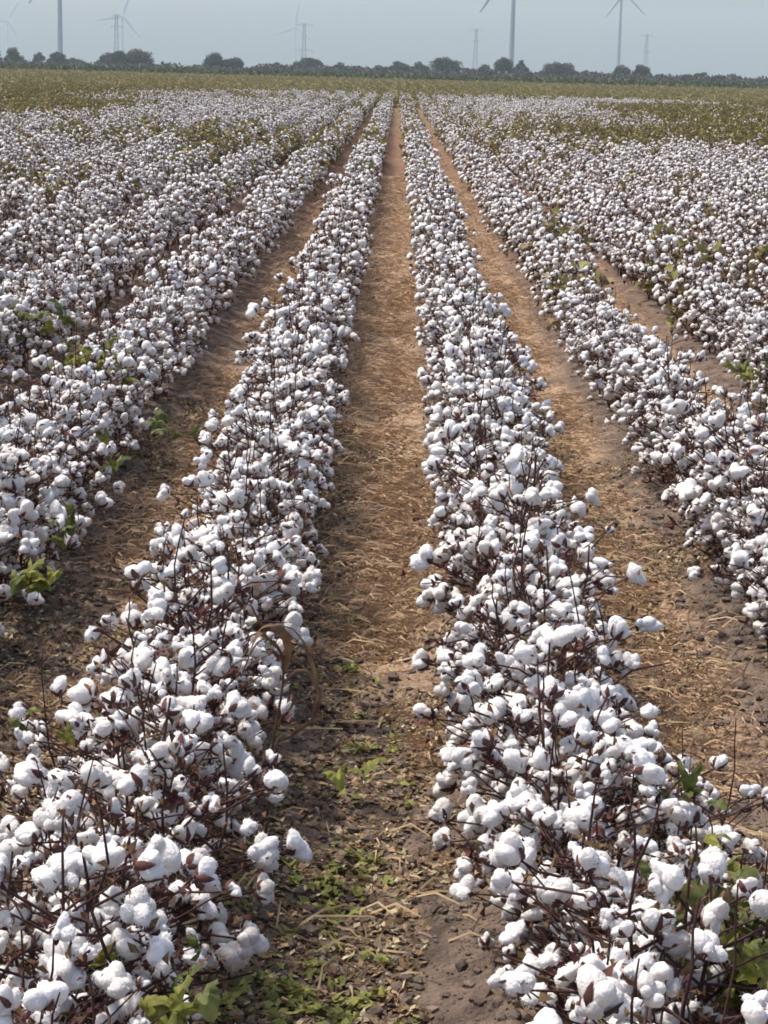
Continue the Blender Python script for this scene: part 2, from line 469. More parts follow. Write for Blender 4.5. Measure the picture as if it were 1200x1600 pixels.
def full_plant(i):
    """a near plant joined into one mesh, for the rows just outside the picture"""
    r = np.random.default_rng(850 + i); st, si = plant_plan(r, 56); m_ = MB()
    for p, rd in st: tube(m_, p, rd, 4, 2, False)
    for (p, d) in si:
        j = int(r.integers(NV)); me = BOLL_MID[j]; v = np.zeros(len(me.vertices) * 3, np.float32); me.vertices.foreach_get('co', v); v = v.reshape(-1, 3)
        s = .5 + .44 * r.random(); A = orient(d, r.random() * 6.3, (s, s, s)); v = v @ A.T + p; n0 = m_.n
        for pl in (0, 1):
            for nn in (3, 4):
                t3 = [q.vertices[:] for q in me.polygons if q.material_index == pl and len(q.vertices) == nn]
                if t3: m_.f.append(np.array(t3) + n0); m_.m.append(np.full(len(t3), pl))
        m_.v.append(v.astype(np.float32))
        m_.n += len(v)
    P = np.array([s_[0] for s_ in si]); q = P[r.integers(0, len(P), 100)] + r.normal(0, .03, (100, 3)); crumpled(m_, q, r, .03, 3)
    return m_.mesh('cotton_plant', [M_LINT, M_BUR, M_STEM, M_DEAD, M_FARLEAF])


FULLP = [full_plant(i) for i in range(4)]


def cotton_leaf(r, size):
    """broad lobed leaf on a stalk"""
    m_ = MB(); ang = np.linspace(-2.5, 2.5, 21)
    rad = size * (0.42 + 0.62 * np.abs(np.cos(ang * 2.62 / 2 * 1.0)) ** .9 * (.35 + .65 * np.abs(np.cos(ang * 1.31 * 2)))) * (1 + r.normal(0, .03, 21)) * (0.75 + .25 * np.cos(ang / 2))
    rim = np.c_[np.cos(ang) * rad, np.sin(ang) * rad, -0.38 * rad + r.normal(0, size * .12, 21)]
    mid = rim * .5 + [0, 0, size * .06]; mid[:, 2] = .02 * size + np.abs(np.sin(ang * 2.5)) * size * .07 - .04 * size
    V = np.r_[[[0, 0, 0]], mid, rim]; Fc = []
    for i in range(20): Fc.append([1 + i, 22 + i, 23 + i, 2 + i])
    m_.add(V, Fc, 0); m_.add(V, [[0, 1 + i, 2 + i] for i in range(20)], 0)
    tube(m_, [(0, 0, 0), (-size * .5, 0, -size * .3), (-size * .9, 0, -size * .9)], .0014, 4, 1)
    return m_


# ------------------------------------------------------------------ cotton: where the plants stand
ROWS = list(range(-70, 71))


def row_x(k):       # k = ...-2,-1,1,2...
    return (k - 0.5) if k > 0 else (k + 0.5)


def wiggle(k, y):
    return 0.03 * math.sin(y * 0.5 + k * 1.9) + 0.015 * math.sin(y * 2.1 + k)


STEP = 0.29
cand = []
for k in ROWS:
    if k == 0: continue
    x0 = row_x(k); y = 2.35 + (abs(k) * 0.137) % STEP
    ymin = max(2.3, abs(x0) / 0.30 - 2.5)
    while y < 135:
        yy = y + rng.normal(0, .03); y += STEP
        if yy < ymin: continue
        miss = vnoise(np.array([[x0 * 1.3, yy * 0.9]]), 77)[0]
        if abs(k) > 2 and miss < 0.13: continue
        vig = 0.94 + 0.20 * rng.random() - (.35 * max(0, vnoise(np.array([[x0 * .9 + 40, yy * .45]]), 78)[0] - .45) if abs(k) > 1 else 0)
        cand.append((k, x0 + wiggle(k, yy) + rng.normal(0, .025), yy, rng.random() * 6.283, vig, rng.random()))
for (ex, ey) in ((.70, 4.72), (.74, 4.42), (.70, 4.1), (.73, 3.8), (.72, 3.5), (-.74, 4.2), (-.72, 3.7), (-.73, 3.4), (-.70, 4.9)):
    cand.append((1 if ex > 0 else -1, ex, ey, rng.random() * 6.28, .86, rng.random()))
C = np.array([(c[1], c[2]) for c in cand]); CZ = ground_z(C[:, 0], C[:, 1])
inview = np.zeros(len(cand), bool)
for dx in (-.24, 0, .24):
    for dz in (.05, .3, .66):
        px, py, zz = project(np.c_[C[:, 0] + dx, C[:, 1], CZ + dz]); inview |= (px > 2) & (px < 1198) & (py > 2) & (py < 1598) & (zz > 0)
order = sorted([i for i in range(len(cand)) if inview[i]], key=lambda i: cand[i][2])
chosen = order[:300]; chosen_set = set(chosen)

GREEN_SPOTS = [  # pixel of the photograph, leaves, spread, size, material
    (1120, 1430, 9, .06, .10, 'g'), (1165, 1500, 8, .05, .10, 'y'), (1090, 1400, 6, .05, .10, 'g'), (1180, 1440, 6, .05, .10, 'g'), (1120, 1480, 5, .04, .09, 'y'),
    (1060, 1222, 4, .04, .06, 'g'), (290, 1555, 3, .025, .06, 'y'), (190, 1500, 2, .03, .055, 'y'), (300, 1500, 2, .03, .05, 'g'),
    (52, 890, 7, .04, .07, 'y'), (150, 562, 16, .10, .12, 'y'), (125, 570, 8, .08, .11, 'y'), (180, 705, 3, .05, .06, 'g'),
    (105, 810, 4, .04, .06, 'g'), (1125, 1330, 4, .05, .06, 'y'), (745, 755, 3, .05, .05, 'y'), 
    (930, 1620, 3, .04, .06, 'y'), (60, 1130, 3, .05, .05, 'y'), (1000, 480, 4, .06, .06, 'y'), (560, 1180, 2, .04, .05, 'y'), (800, 330, 8, .15, .12, 'y'), (20, 480, 12, .2, .1, 'g'), (1180, 570, 5, .1, .09, 'y'), (245, 660, 4, .05, .07, 'g'), (460, 420, 5, .1, .08, 'g'),
]


def rowname(k):
    n = abs(k); side = 'left' if k < 0 else 'right'
    if n == 1: return 'row just %s of the middle furrow' % side
    return '%s row %s of the middle furrow' % ({2: 'second', 3: 'third', 4: 'fourth', 5: 'fifth', 6: 'sixth', 7: 'seventh'}.get(n, 'far'), side)


ORD = ['nearest', 'second nearest', 'third nearest', 'fourth nearest', 'fifth nearest', 'sixth nearest', 'seventh nearest', 'eighth nearest', 'ninth nearest', 'tenth nearest', 'eleventh nearest', 'twelfth nearest']
rank = {}; roots = []
for i in chosen:
    k, x, y, rz, s, u = cand[i]; n = rank.get(k, 0); rank[k] = n + 1
    ords = 12 if abs(k) == 1 else (6 if abs(k) == 2 else 3)
    look = ['white cotton plant', 'bushy cotton plant', 'cotton plant full of open bolls'][int(u * 3) % 3]
    if n < ords: lab = 'cotton plant, %s of the %s' % (ORD[n], rowname(k))
    elif y < 8.5: lab = 'cotton plant behind the nearest dozen, %s' % rowname(k) if abs(k) == 1 else 'cotton plant farther up the front of the %s' % rowname(k)
    else: lab = 'small cotton plant well up the %s' % rowname(k)
    z = float(CZ[i]); wid = 1.0 + .05 * (u - .5)
    props = dict(label=lab, category='cotton plant', group='cotton plants standing in long rows')
    if y < 15.0:
        near = y < 9.3
        st, si, sm, lf = (NEARP if near else MIDP)[int(u * 997) % (12 if near else 10)]
        e = link('cotton_plant', None, loc=(x, y, z), **props); e.rotation_euler = (0, 0, rz); e.scale = (s * wid, s * wid, s); e.empty_display_size = .1
        link('stem', sm, e); link('foliage', lf, e)
        r = np.random.default_rng(i)
        for (p, d) in si:
            if d[2] < -.5: d = np.array([d[0], d[1], -.3])
            b_s = 0.47 + 0.41 * r.random(); half = r.random() < .12; b_s *= .62 if half else 1; sc3 = (b_s * (1 + abs(r.normal(0, .22))), b_s, b_s * (1 + r.normal(0, .14)))
            A = orient(d, r.random() * 6.283, sc3); M4 = Matrix.Identity(4)
            for a in range(3):
                for c in range(3): M4[a][c] = A[a, c]
                M4[a][3] = p[a]
            if r.random() < .07:
                bu = link('bur', BUR_NEAR[int(r.integers(NV))], e); bu.matrix_local = M4; continue
            j = int(r.integers(NV))
            bo = link('boll', BOLL_NEAR[j] if near else BOLL_MID[j], e); bo.matrix_local = M4
            if near:
                bu = link('bur', BUR_NEAR[int(r.integers(NV))], bo)
                if half: bu.scale = (1.5, 1.5, 1.4)
                else: bu.scale = (1.02, 1.02, 1.0)
    else:
        me = LEAFYP[int(u * 997) % 4] if (u < .10 and abs(k) > 1) else FARP[int(u * 997) % 8]
        e = link('cotton_plant', me, loc=(x, y, z), **props); e.rotation_euler = (0, 0, rz); e.scale = (s * wid, s * wid, s)
    roots.append((x, y, e, z))

# green and yellowing leaves still on some of the plants
for gi, (px, py, n, spread, size, kind) in enumerate(GREEN_SPOTS):
    hz = 0.57
    gx, gy = ground_at(px, py, hz)
    x, y, e, z = min(roots, key=lambda q: (q[0] - gx) ** 2 + (q[1] - gy) ** 2)
    r = np.random.default_rng(900 + gi)
    if e.type != 'EMPTY': continue
    inv = (Matrix.Translation(e.location) @ e.rotation_euler.to_matrix().to_4x4() @ Matrix.Diagonal((*e.scale, 1))).inverted()
    for q in range(int(n * 1.6)):
        me = cotton_leaf(r, size * (.4 + .45 * r.random())).mesh('leaf', [M_GREEN if kind == 'g' or q % 4 == 3 else M_YELLOW, M_STEM])
        P = inv @ Vector((gx + r.normal(0, spread), gy + r.normal(0, spread), hz + r.normal(0, spread * .5) - .02))
        o = link('leaf', me, e, loc=P); o.rotation_euler = (r.normal(0, .75), r.normal(.2, .75), r.random() * 6.3)
        if q == 0: o['label'] = 'broad green leaf' if kind == 'g' else 'yellowing green leaf'

# ------------------------------------------------------------------ far cotton and far crop, scattered as stuff
def scatter(name, pts, rz, scl, var, meshes, **props):
    me = bpy.data.meshes.new(name); me.vertices.add(len(pts)); me.vertices.foreach_set('co', np.asarray(pts, np.float32).ravel())
    for nm, ty, arr in (('rz', 'FLOAT', rz), ('scl', 'FLOAT', scl), ('var', 'INT', var)):
        a = me.attributes.new(nm, ty, 'POINT'); a.data.foreach_set('value', np.asarray(arr, np.float32 if ty == 'FLOAT' else np.int32))
    me.update(); o = link(name, me, **props)
    g = bpy.data.node_groups.new(name + '_nodes', 'GeometryNodeTree')
    g.interface.new_socket('Geometry', in_out='INPUT', socket_type='NodeSocketGeometry'); g.interface.new_socket('Geometry', in_out='OUTPUT', socket_type='NodeSocketGeometry')
    n_ = g.nodes; l_ = g.links; gi = n_.new('NodeGroupInput'); go = n_.new('NodeGroupOutput')
    ip = n_.new('GeometryNodeInstanceOnPoints'); l_.new(gi.outputs[0], ip.inputs['Points']); ip.inputs['Pick Instance'].default_value = True
    jn = n_.new('GeometryNodeJoinGeometry')
    for m_ in reversed(meshes):
        so = bpy.data.objects.new(name + '_source', m_)      # geometry source only, not part of the scene
        oi = n_.new('GeometryNodeObjectInfo'); oi.inputs['Object'].default_value = so; oi.inputs['As Instance'].default_value = False
        gt = n_.new('GeometryNodeGeometryToInstance'); l_.new(oi.outputs['Geometry'], gt.inputs[0]); l_.new(gt.outputs[0], jn.inputs[0])
    l_.new(jn.outputs[0], ip.inputs['Instance'])

    def attr(nm, ty):
        a = n_.new('GeometryNodeInputNamedAttribute'); a.data_type = ty; a.inputs['Name'].default_value = nm; return a.outputs['Attribute']
    l_.new(attr('var', 'INT'), ip.inputs['Instance Index'])
    cx = n_.new('ShaderNodeCombineXYZ'); l_.new(attr('rz', 'FLOAT'), cx.inputs[2]); l_.new(cx.outputs[0], ip.inputs['Rotation'])
    l_.new(attr('scl', 'FLOAT'), ip.inputs['Scale']); l_.new(ip.outputs[0], go.inputs[0])
    md = o.modifiers.new('scatter', 'NODES'); md.node_group = g
    return o


rest = [i for i in range(len(cand)) if i not in chosen_set]
pts = np.array([(cand[i][1], cand[i][2], CZ[i]) for i in rest]); rz = np.array([cand[i][3] for i in rest]); sl = np.array([cand[i][4] for i in rest]); uu = np.array([cand[i][5] for i in rest])
# share of still leafy plants: grows with distance and towards the sides, in patches
nzv = fbm(pts[:, :2] * [0.16, 0.055], 31, 3) / 0.94
side = np.abs(pts[:, 0] / pts[:, 1])
pl = np.clip((pts[:, 1] - 40) / 45, 0, 1) * (0.15 + 8.0 * np.clip(side - .045, 0, 1)) + (nzv - 0.46) * 4.0 * np.clip((pts[:, 1] - 20) / 25, 0, 1) * np.clip(side / .09, .25, 1)
pl = np.clip(pl, 0.04, 0.97)
leafy = uu < pl
var = np.where(leafy, 8 + (uu * 9973).astype(int) % 4, (uu * 9973).astype(int) % 8)
# thin out the far plants slightly so that soil shows between them
var = np.where(pts[:, 1] < 11, 12 + (uu * 9973).astype(int) % 4, var)
scatter('cotton_plants', pts, rz, sl, var, FARP + LEAFYP + FULLP, kind='stuff', label='rows of distant cotton plants running together towards the horizon', category='cotton plants')

# ------------------------------------------------------------------ far green crop beyond the cotton
def leafy_tuft(seed, n, rad, h, size, mt):
    r = np.random.default_rng(seed); m_ = MB(); a = r.random(n) * 6.3; q = rad * np.sqrt(r.random(n)); P = np.c_[np.cos(a) * q, np.sin(a) * q, h * r.random(n) * (1 - (q / rad) ** 2 * .6)]
    crumpled(m_, P, r, size, 0, .4); return m_.mesh('crop_tuft', [mt])


M_CROP = mat('crop_leaf', (0.20, 0.20, 0.08), 0.8, None, 0.25, None, 0.2, 0.2, hue=(0.30, 0.23, 0.12))
M_HEDGE = mat('band_leaf', (0.10, 0.115, 0.055), 0.8, None, 0.25, None, 0.15, 0.2, hue=(0.085, 0.085, 0.045))
n = 26000; D = 118 + (400 - 118) * rng.random(n) ** 1.0; XX = (rng.random(n) - .5) * 0.52 * D
XX = np.round(XX - .5) + .5 + rng.normal(0, .12, n)
scatter('crop_field', np.c_[XX, D, np.full(n, 0.0)], rng.random(n) * 6.3, (.8 + .5 * rng.random(n)) * (1 + (D - 118) / 900), rng.integers(0, 3, n),
        [leafy_tuft(40 + i, 90, .45, .45, .12, M_CROP) for i in range(3)], kind='stuff', label='olive green crop beyond the white cotton', category='crop')
n = 5000; D = 360 + 240 * rng.random(n); XX = (rng.random(n) - .5) * 0.55 * D
scatter('band_vegetation', np.c_[XX, D, np.full(n, 0.0)], rng.random(n) * 6.3, 0.6 + .7 * rng.random(n), rng.integers(0, 3, n),
        [leafy_tuft(50 + i, 70, 1.6, .8, .5, M_HEDGE) for i in range(3)], kind='stuff', label='dark green low growth along the far edge of the field', category='undergrowth')

# ------------------------------------------------------------------ ground litter
def strip_points(n, y0, y1, k, half, p=1.0):
    """points in the furrow left (k<0), middle (0) or right of it"""
    y = y0 + (y1 - y0) * rng.random(n) ** p; x = k + rng.normal(0, half, n); return x, y


def blades(mb, x, y, z, length, width, lift, mt):
    n = len(x); a = rng.random(n) * 6.283; ca, sa = np.cos(a), np.sin(a); Ln = length * (.4 + rng.random(n)); wd = width * (.6 + .8 * rng.random(n))
    up = lift * Ln * rng.random(n); bend = rng.normal(0, .25, n) * Ln
    V = []
    for tt, wf, zf in ((0, 1, 0), (.5, .9, .75), (1, .15, 1.0 - .35)):
        cx = x + ca * Ln * tt - sa * bend * tt * tt; cy = y + sa * Ln * tt + ca * bend * tt * tt; cz = z + up * zf
        for sg in (-1, 1): V.append(np.c_[cx - sa * wd * wf * sg, cy + ca * wd * wf * sg, cz + .001 + .002 * sg])
    V = np.stack(V, 1).reshape(-1, 3); k = np.arange(n)[:, None] * 6
    mb.add(V, np.concatenate([k + [0, 1, 3, 2], k + [2, 3, 5, 4]]).reshape(-1, 4), mt)


M_STRAW = mat('straw', (0.46, 0.325, 0.21), 0.8, None, 0.4, None, 0.15, 0.25, hue=(0.34, 0.235, 0.15))
M_PALE = mat('pale_straw', (0.42, 0.32, 0.19), 0.8, None, 0.25, None, 0.1, 0.25)
M_LIT = mat('leaf_litter', (0.27, 0.17, 0.105), 0.85, (30, (0.13, 0.08, 0.05)), 0.6, None, 0.1, 0.2, hue=(0.20, 0.14, 0.08))
M_LITG = mat('olive_litter', (0.22, 0.20, 0.105), 0.8, None, 0.4, None, 0.15, 0.25, hue=(0.52, 0.44, 0.30))
M_WEED = mat('weed_leaf', (0.17, 0.20, 0.05), 0.65, None, 0.35, None, 0.3, 0.3, hue=(0.32, 0.31, 0.09))
M_CLOD = mat('soil_clod', (0.09, 0.07, 0.06), 0.95, (40, (0.15, 0.115, 0.095)), 0.3, (90, .6, .01))

mb = MB()
for k, n in ((0, 26000), (-1, 15000), (1, 17000), (-2, 5000), (2, 5000)):
    x, y = strip_points(n, 6.0 if k != 1 else 4.6, 21, k, .17, 1.15)
    keep = (np.abs(x - k) < .34) & (fbm(np.c_[x, y] * 2.4, 5, 3) > 0.37 + .16 * np.clip(((8.6 if k != 1 else 6.6) - y) / 1.6, 0, 1)); x, y = x[keep], y[keep]
    blades(mb, x, y, ground_z(x, y), .085, .0014 * 1.3, .55, 0)
for k, n in ((0, 9000), (-1, 5000), (1, 6000), (2, 2500)):
    x, y = strip_points(n, 19, 42, k, .16, 1.1); blades(mb, x, y, ground_z(x, y), .11, .0032, .6, 0)
x, y = strip_points(700, 4.4, 12, 0, .22); blades(mb, x, y, ground_z(x, y) + .004, .12, .002, .5, 1)
x, y = strip_points(700, 3.6, 12, 1, .2); blades(mb, x, y, ground_z(x, y) + .004, .12, .002, .5, 1)
link('dry_grass', mb.mesh('dry_grass', [M_STRAW, M_PALE]), kind='stuff', label='tan dry grass lying in the furrows', category='grass')


def flat_leaves(mb, x, y, z, size, mt):
    n = len(x); a = rng.random(n) * 6.283; s = size * (.4 + .9 * rng.random(n)); d = np.c_[np.cos(a), np.sin(a), rng.normal(0, .4, n)]; e = np.c_[-np.sin(a), np.cos(a), rng.normal(0, .45, n)]
    P = np.c_[x, y, z + .003 + s * .25]; s = s[:, None]
    V = np.stack([P - d * s, P + e * s * .6, P + d * s, P - e * s * .6, P + np.array([0, 0, 1]) * s * rng.normal(0, .3, (n, 1))], 1).reshape(-1, 3); k = np.arange(n)[:, None] * 5
    mb.add(V, np.concatenate([k + [0, 1, 4], k + [1, 2, 4], k + [2, 3, 4], k + [3, 0, 4]]).reshape(-1, 3), mt)


mb = MB()
n = 130000; x = (rng.random(n) - .5) * 3.6; y = 4.0 + 9.0 * rng.random(n) ** 1.1
dens = fbm(np.c_[x, y] * 3.1, 61, 3) + .10 * np.cos(2 * np.pi * (x + 0.12)) - .12 * ((x > .12) & (x < .5) & (y < 5.5)); keep = dens - .02 * np.clip(y - 8, 0, 5) + .10 * (rng.random(n) - .5) > .37; x, y = x[keep], y[keep]
h = rng.random(len(x)); z = ground_z(x, y)
flat_leaves(mb, x[h < .74], y[h < .74], z[h < .74], .013, 0); flat_leaves(mb, x[h >= .74], y[h >= .74], z[h >= .74], .012, 1)
link('leaf_litter', mb.mesh('leaf_litter', [M_LIT, M_LITG], False), kind='stuff', label='small fallen brown and olive leaves strewn over the soil', category='leaf litter')

mb = MB(); n = 24000; x = (rng.random(n) - .5) * 3.4; y = 4.0 + 7.0 * rng.random(n) ** 1.2; z = ground_z(x, y); v0, f0 = ICO[1]
for i in range(n):
    s = .0035 + .020 * rng.random() ** 5; q = v0 * (1 + rng.normal(0, .18, (12, 1))) * s * [1, 1, .7]; mb.add(q + [x[i], y[i], z[i] + s * .2], f0, 0)
link('soil_clods', mb.mesh('soil_clods', [M_CLOD], False), kind='stuff', label='crumbs and clods of dark dry soil', category='soil clods')

# short green weeds at the near end of the middle furrow
mb = MB()
for i in range(170):
    u = rng.random()
    if u < .35: gx, gy = ground_at(rng.normal(480, 60), 1530 + 80 * rng.random())
    elif u < .65: gx, gy = ground_at(rng.normal(490, 60), 1340 + 200 * rng.random())
    else: gx, gy = ground_at(rng.normal(560, 60), 900 + 500 * rng.random())
    z = float(ground_z([gx], [gy])[0]); m_ = int(rng.integers(4, 9)); a = rng.random(m_) * 6.3
    P = np.c_[gx + np.cos(a) * .008, gy + np.sin(a) * .008, np.full(m_, z + .01)]; x_, y_ = P[:, 0], P[:, 1]
    flat_leaves(mb, x_ + rng.normal(0, .012, m_), y_ + rng.normal(0, .012, m_), np.full(m_, z + .012 * rng.random()), .016, 0)
link('weeds', mb.mesh('weeds', [M_WEED], False), kind='stuff', label='small yellow green weeds at the near end of the middle furrow', category='weeds')

# fallen twigs
M_TWIG = mat('twig', (0.22, 0.15, 0.09), 0.8, None, 0.4)
TW = [(612, 1100, 'pale bent twig lying in the middle furrow', 1), (640, 1010, 'thin dark twig lying beside the right hand row in the middle furrow', 0),
      (1040, 1050, 'long dark twig lying on bare soil right of the right hand row', 0), (700, 1000, 'short dark twig at the foot of the right hand row', 0)]
for i, (px, py, lab, br) in enumerate(TW):
    gx, gy = ground_at(px, py); r = np.random.default_rng(i + 5); a = 1.1 if i == 0 else .2 + r.random() * .5; tt = np.linspace(-1, 1, 7); Ln = .09 if i != 2 else .13
    P = np.c_[gx + tt * Ln * math.cos(a) + r.normal(0, .004, 7), gy + tt * Ln * math.sin(a) * 2 + r.normal(0, .006, 7), np.zeros(7)]; P[:, 2] = ground_z(P[:, 0], P[:, 1]) + .006
    mb = MB(); tube(mb, P, np.linspace(.0035, .0015, 7), 5, 0); tube(mb, [P[3], P[3] + [.02, .05, .012]], [.002, .001], 4, 0)
    link('fallen_twig', mb.mesh('fallen_twig', [M_PALE if br else M_STEM]), label=lab, category='twig')

# ------------------------------------------------------------------ the bent dry weed in the left row
def ribbon(mb, pts, width, mt, fold=.3, twist=0.0, tdir=(0, 1, 0)):
    pts = np.asarray(pts, float); n = len(pts); V = []
    for i in range(n):
        d = pts[min(i + 1, n - 1)] - pts[max(i - 1, 0)]; d /= np.linalg.norm(d)
        s = np.cross(d, np.asarray(tdir, float)); s /= np.linalg.norm(s) + 1e-9; nn = np.cross(s, d); a = twist * i / n
        s2 = s * math.cos(a) + nn * math.sin(a); n2 = np.cross(s2, d); wv = width[i]
        V += [pts[i] - s2 * wv + n2 * wv * fold, pts[i], pts[i] + s2 * wv + n2 * wv * fold]
    Fc = []
    for i in range(n - 1):
        for q in (0, 1): Fc.append([i * 3 + q, i * 3 + q + 1, i * 3 + q + 4, i * 3 + q + 3])
    mb.add(V, Fc, mt)


def curve(pxs, y, n=22):
    """smooth line through pixels of the photograph, standing in a plane y metres away"""
    P = []
    for (px, py, dy) in pxs:
        d = M3 @ np.array([(px - 600) / F, -(py - 800) / F, -1.0]); t_ = (y + dy) / d[1]; P.append([CAM_X + d[0] * t_, y + dy, CAM_Z + d[2] * t_])
    P = np.array(P); s = np.linspace(0, 1, len(P)); u = np.linspace(0, 1, n)
    out = np.stack([np.interp(u, s, P[:, q]) for q in range(3)], 1)
    for _ in range(3): out[1:-1] = (out[:-2] + 2 * out[1:-1] + out[2:]) / 4
    return out


M_DRYW = mat('dry_weed', (0.10, 0.05, 0.028), 0.7, (20, (0.17, 0.10, 0.055)), 0.2, None, 0.2, 0.3)
yw = 5.35
ew = link('dry_weed', None, loc=(0, 0, 0), label='brown dead weed with long arching leaf in the left row', category='dry weed')
base = ground_at(425, 1160)
yw = 4.86


def wpart(name, build):
    m_ = MB(); build(m_); return link(name, m_.mesh(name, [M_DRYW]), ew)


c1_ = curve([(428, 1165, 0), (450, 1150, -.02), (485, 1130, -.06), (500, 1098, -.08), (496, 1060, -.08), (478, 1020, -.06), (468, 985, -.05), (440, 975, -.02), (405, 982, 0), (382, 1020, 0), (368, 1065, .02)], yw - .1, 34)
wpart('leaf', lambda m_: ribbon(m_, c1_ + np.random.default_rng(3).normal(0, .0022, (34, 3)), .0085 * np.clip(np.sin(np.linspace(.25, 3.0, 34)), .15, 1) * (.7 + .6 * np.random.default_rng(2).random(34)), 0, .35, 2.0))
c2_ = curve([(415, 1330, 0), (418, 1240, 0), (425, 1160, 0), (440, 1090, 0), (446, 1040, -.02), (436, 1005, -.04), (412, 990, -.05), (392, 1015, -.06), (380, 1050, -.06)], yw, 22)
wpart('stalk', lambda m_: tube(m_, c2_, np.linspace(.0045, .002, 22), 6, 0))
c3_ = curve([(446, 1050, -.01), (452, 1020, -.03), (448, 990, -.05), (420, 975, -.07), (396, 995, -.09), (388, 1030, -.09)], yw - .03, 20)
wpart('leaf', lambda m_: ribbon(m_, c3_, .012 * np.clip(np.sin(np.linspace(.3, 3.1, 20)), .1, 1), 0, .3, -1.4))

for i, (tt, ex, ez) in enumerate([(9, .10, -.10), (12, -.11, -.07), (15, -.08, .05), (6, .08, .03)]):
    p0 = c2_[tt]; rw = np.random.default_rng(70 + i); u = np.linspace(0, 1, 12)[:, None]
    arc = p0 + np.array([ex, rw.normal(0, .03), 0]) * u + np.array([0, 0, 1]) * (.07 * np.sin(u * 2.2) + ez * u ** 2) + rw.normal(0, .002, (12, 3))
    wpart('leaf', lambda m_: ribbon(m_, arc, .0055 * np.clip(np.sin(np.linspace(.5, 3.05, 12)), .12, 1) * (.8 + .4 * rw.random(12)), 0, .5, rw.normal(0, 2)))

# ------------------------------------------------------------------ skyline: trees
M_CROWN = mat('tree_leaf', (0.05, 0.062, 0.035), 0.8, None, 0.3, None, 0.12, 0.2, hue=(0.06, 0.055, 0.045))
M_CROWN2 = mat('grey_tree_leaf', (0.075, 0.07, 0.06), 0.8, None, 0.3, None, 0.12, 0.2, hue=(0.085, 0.07, 0.06))
M_TRUNK = mat('tree_bark', (0.09, 0.075, 0.06), 0.9, (3, (0.06, 0.05, 0.04)))


def tree(px0, px1, top, dist, label, gap=0.0, grey=False, nclump=None, cat='tree', seed=None, lift=None):
    """tree or bush whose crown spans px0..px1 and whose top reaches the pixel row top, dist metres away"""
    pc = (px0 + px1) / 2; x = at_dist(pc, dist); m_per = dist / F; wd = (px1 - px0) * m_per
    hor = 109 + (pc - 622) * math.tan(ROLL); H = CAM_Z + (hor - top) * m_per
    r = np.random.default_rng(seed if seed is not None else int(pc * 7)); name = cat.replace(' ', '_')
    e = link(name, None, loc=(x, dist, 0), label=label, category=cat, group='trees and bushes along the skyline')
    lift = (0.22 if cat == 'tree' else 0.0) if lift is None else lift
    k = nclump or max(7, int(12 + wd * 2.2)); m_ = MB(); tr = MB()
    tube(tr, [(0, 0, -.1), (r.normal(0, .1), 0, H * .25), (r.normal(0, .2), 0, H * .6)], [.03 * H + .05, .025 * H + .03, .03], 7, 0)
    for i in range(k):
        a = r.random() * 6.3; q = math.sqrt(r.random()); cx = math.cos(a) * q * wd * .42; cy = math.sin(a) * q * wd * .42
        env = math.sqrt(max(.05, 1 - q * q * .8)); cz = H * (lift + (1 - lift) * env * (.25 + .62 * r.random()))
        if i == 0: cx, cy, cz = r.normal(0, wd * .08), 0, H * .86
        rad = (.10 + .13 * r.random()) * min(wd, H * 1.3)
        rad = min(rad, H * .32)
        n = int(90 + 140 * rad ** 1.2 / (1 + gap)); n = min(n, 600)
        d = r.normal(size=(n, 3)); d /= np.linalg.norm(d, axis=1)[:, None]; P = np.array([cx, cy, cz]) + d * rad * (.45 + .75 * r.random((n, 1)) ** .7) * [1.3, 1.3, .75]
        P[:, 2] = np.clip(P[:, 2], .05, H * 1.02); crumpled(m_, P, r, .32 + .08 * rad, 0, .35)
        tube(tr, [(0, 0, H * (.12 + .25 * r.random())), (cx * .5, cy * .5, cz * .6), (cx, cy, cz)], [.018 * H, .012 * H, .02], 5, 0)
    link('trunk', tr.mesh('trunk', [M_TRUNK]), e); link('crown', m_.mesh('crown', [M_CROWN2 if grey else M_CROWN]), e)
    return e


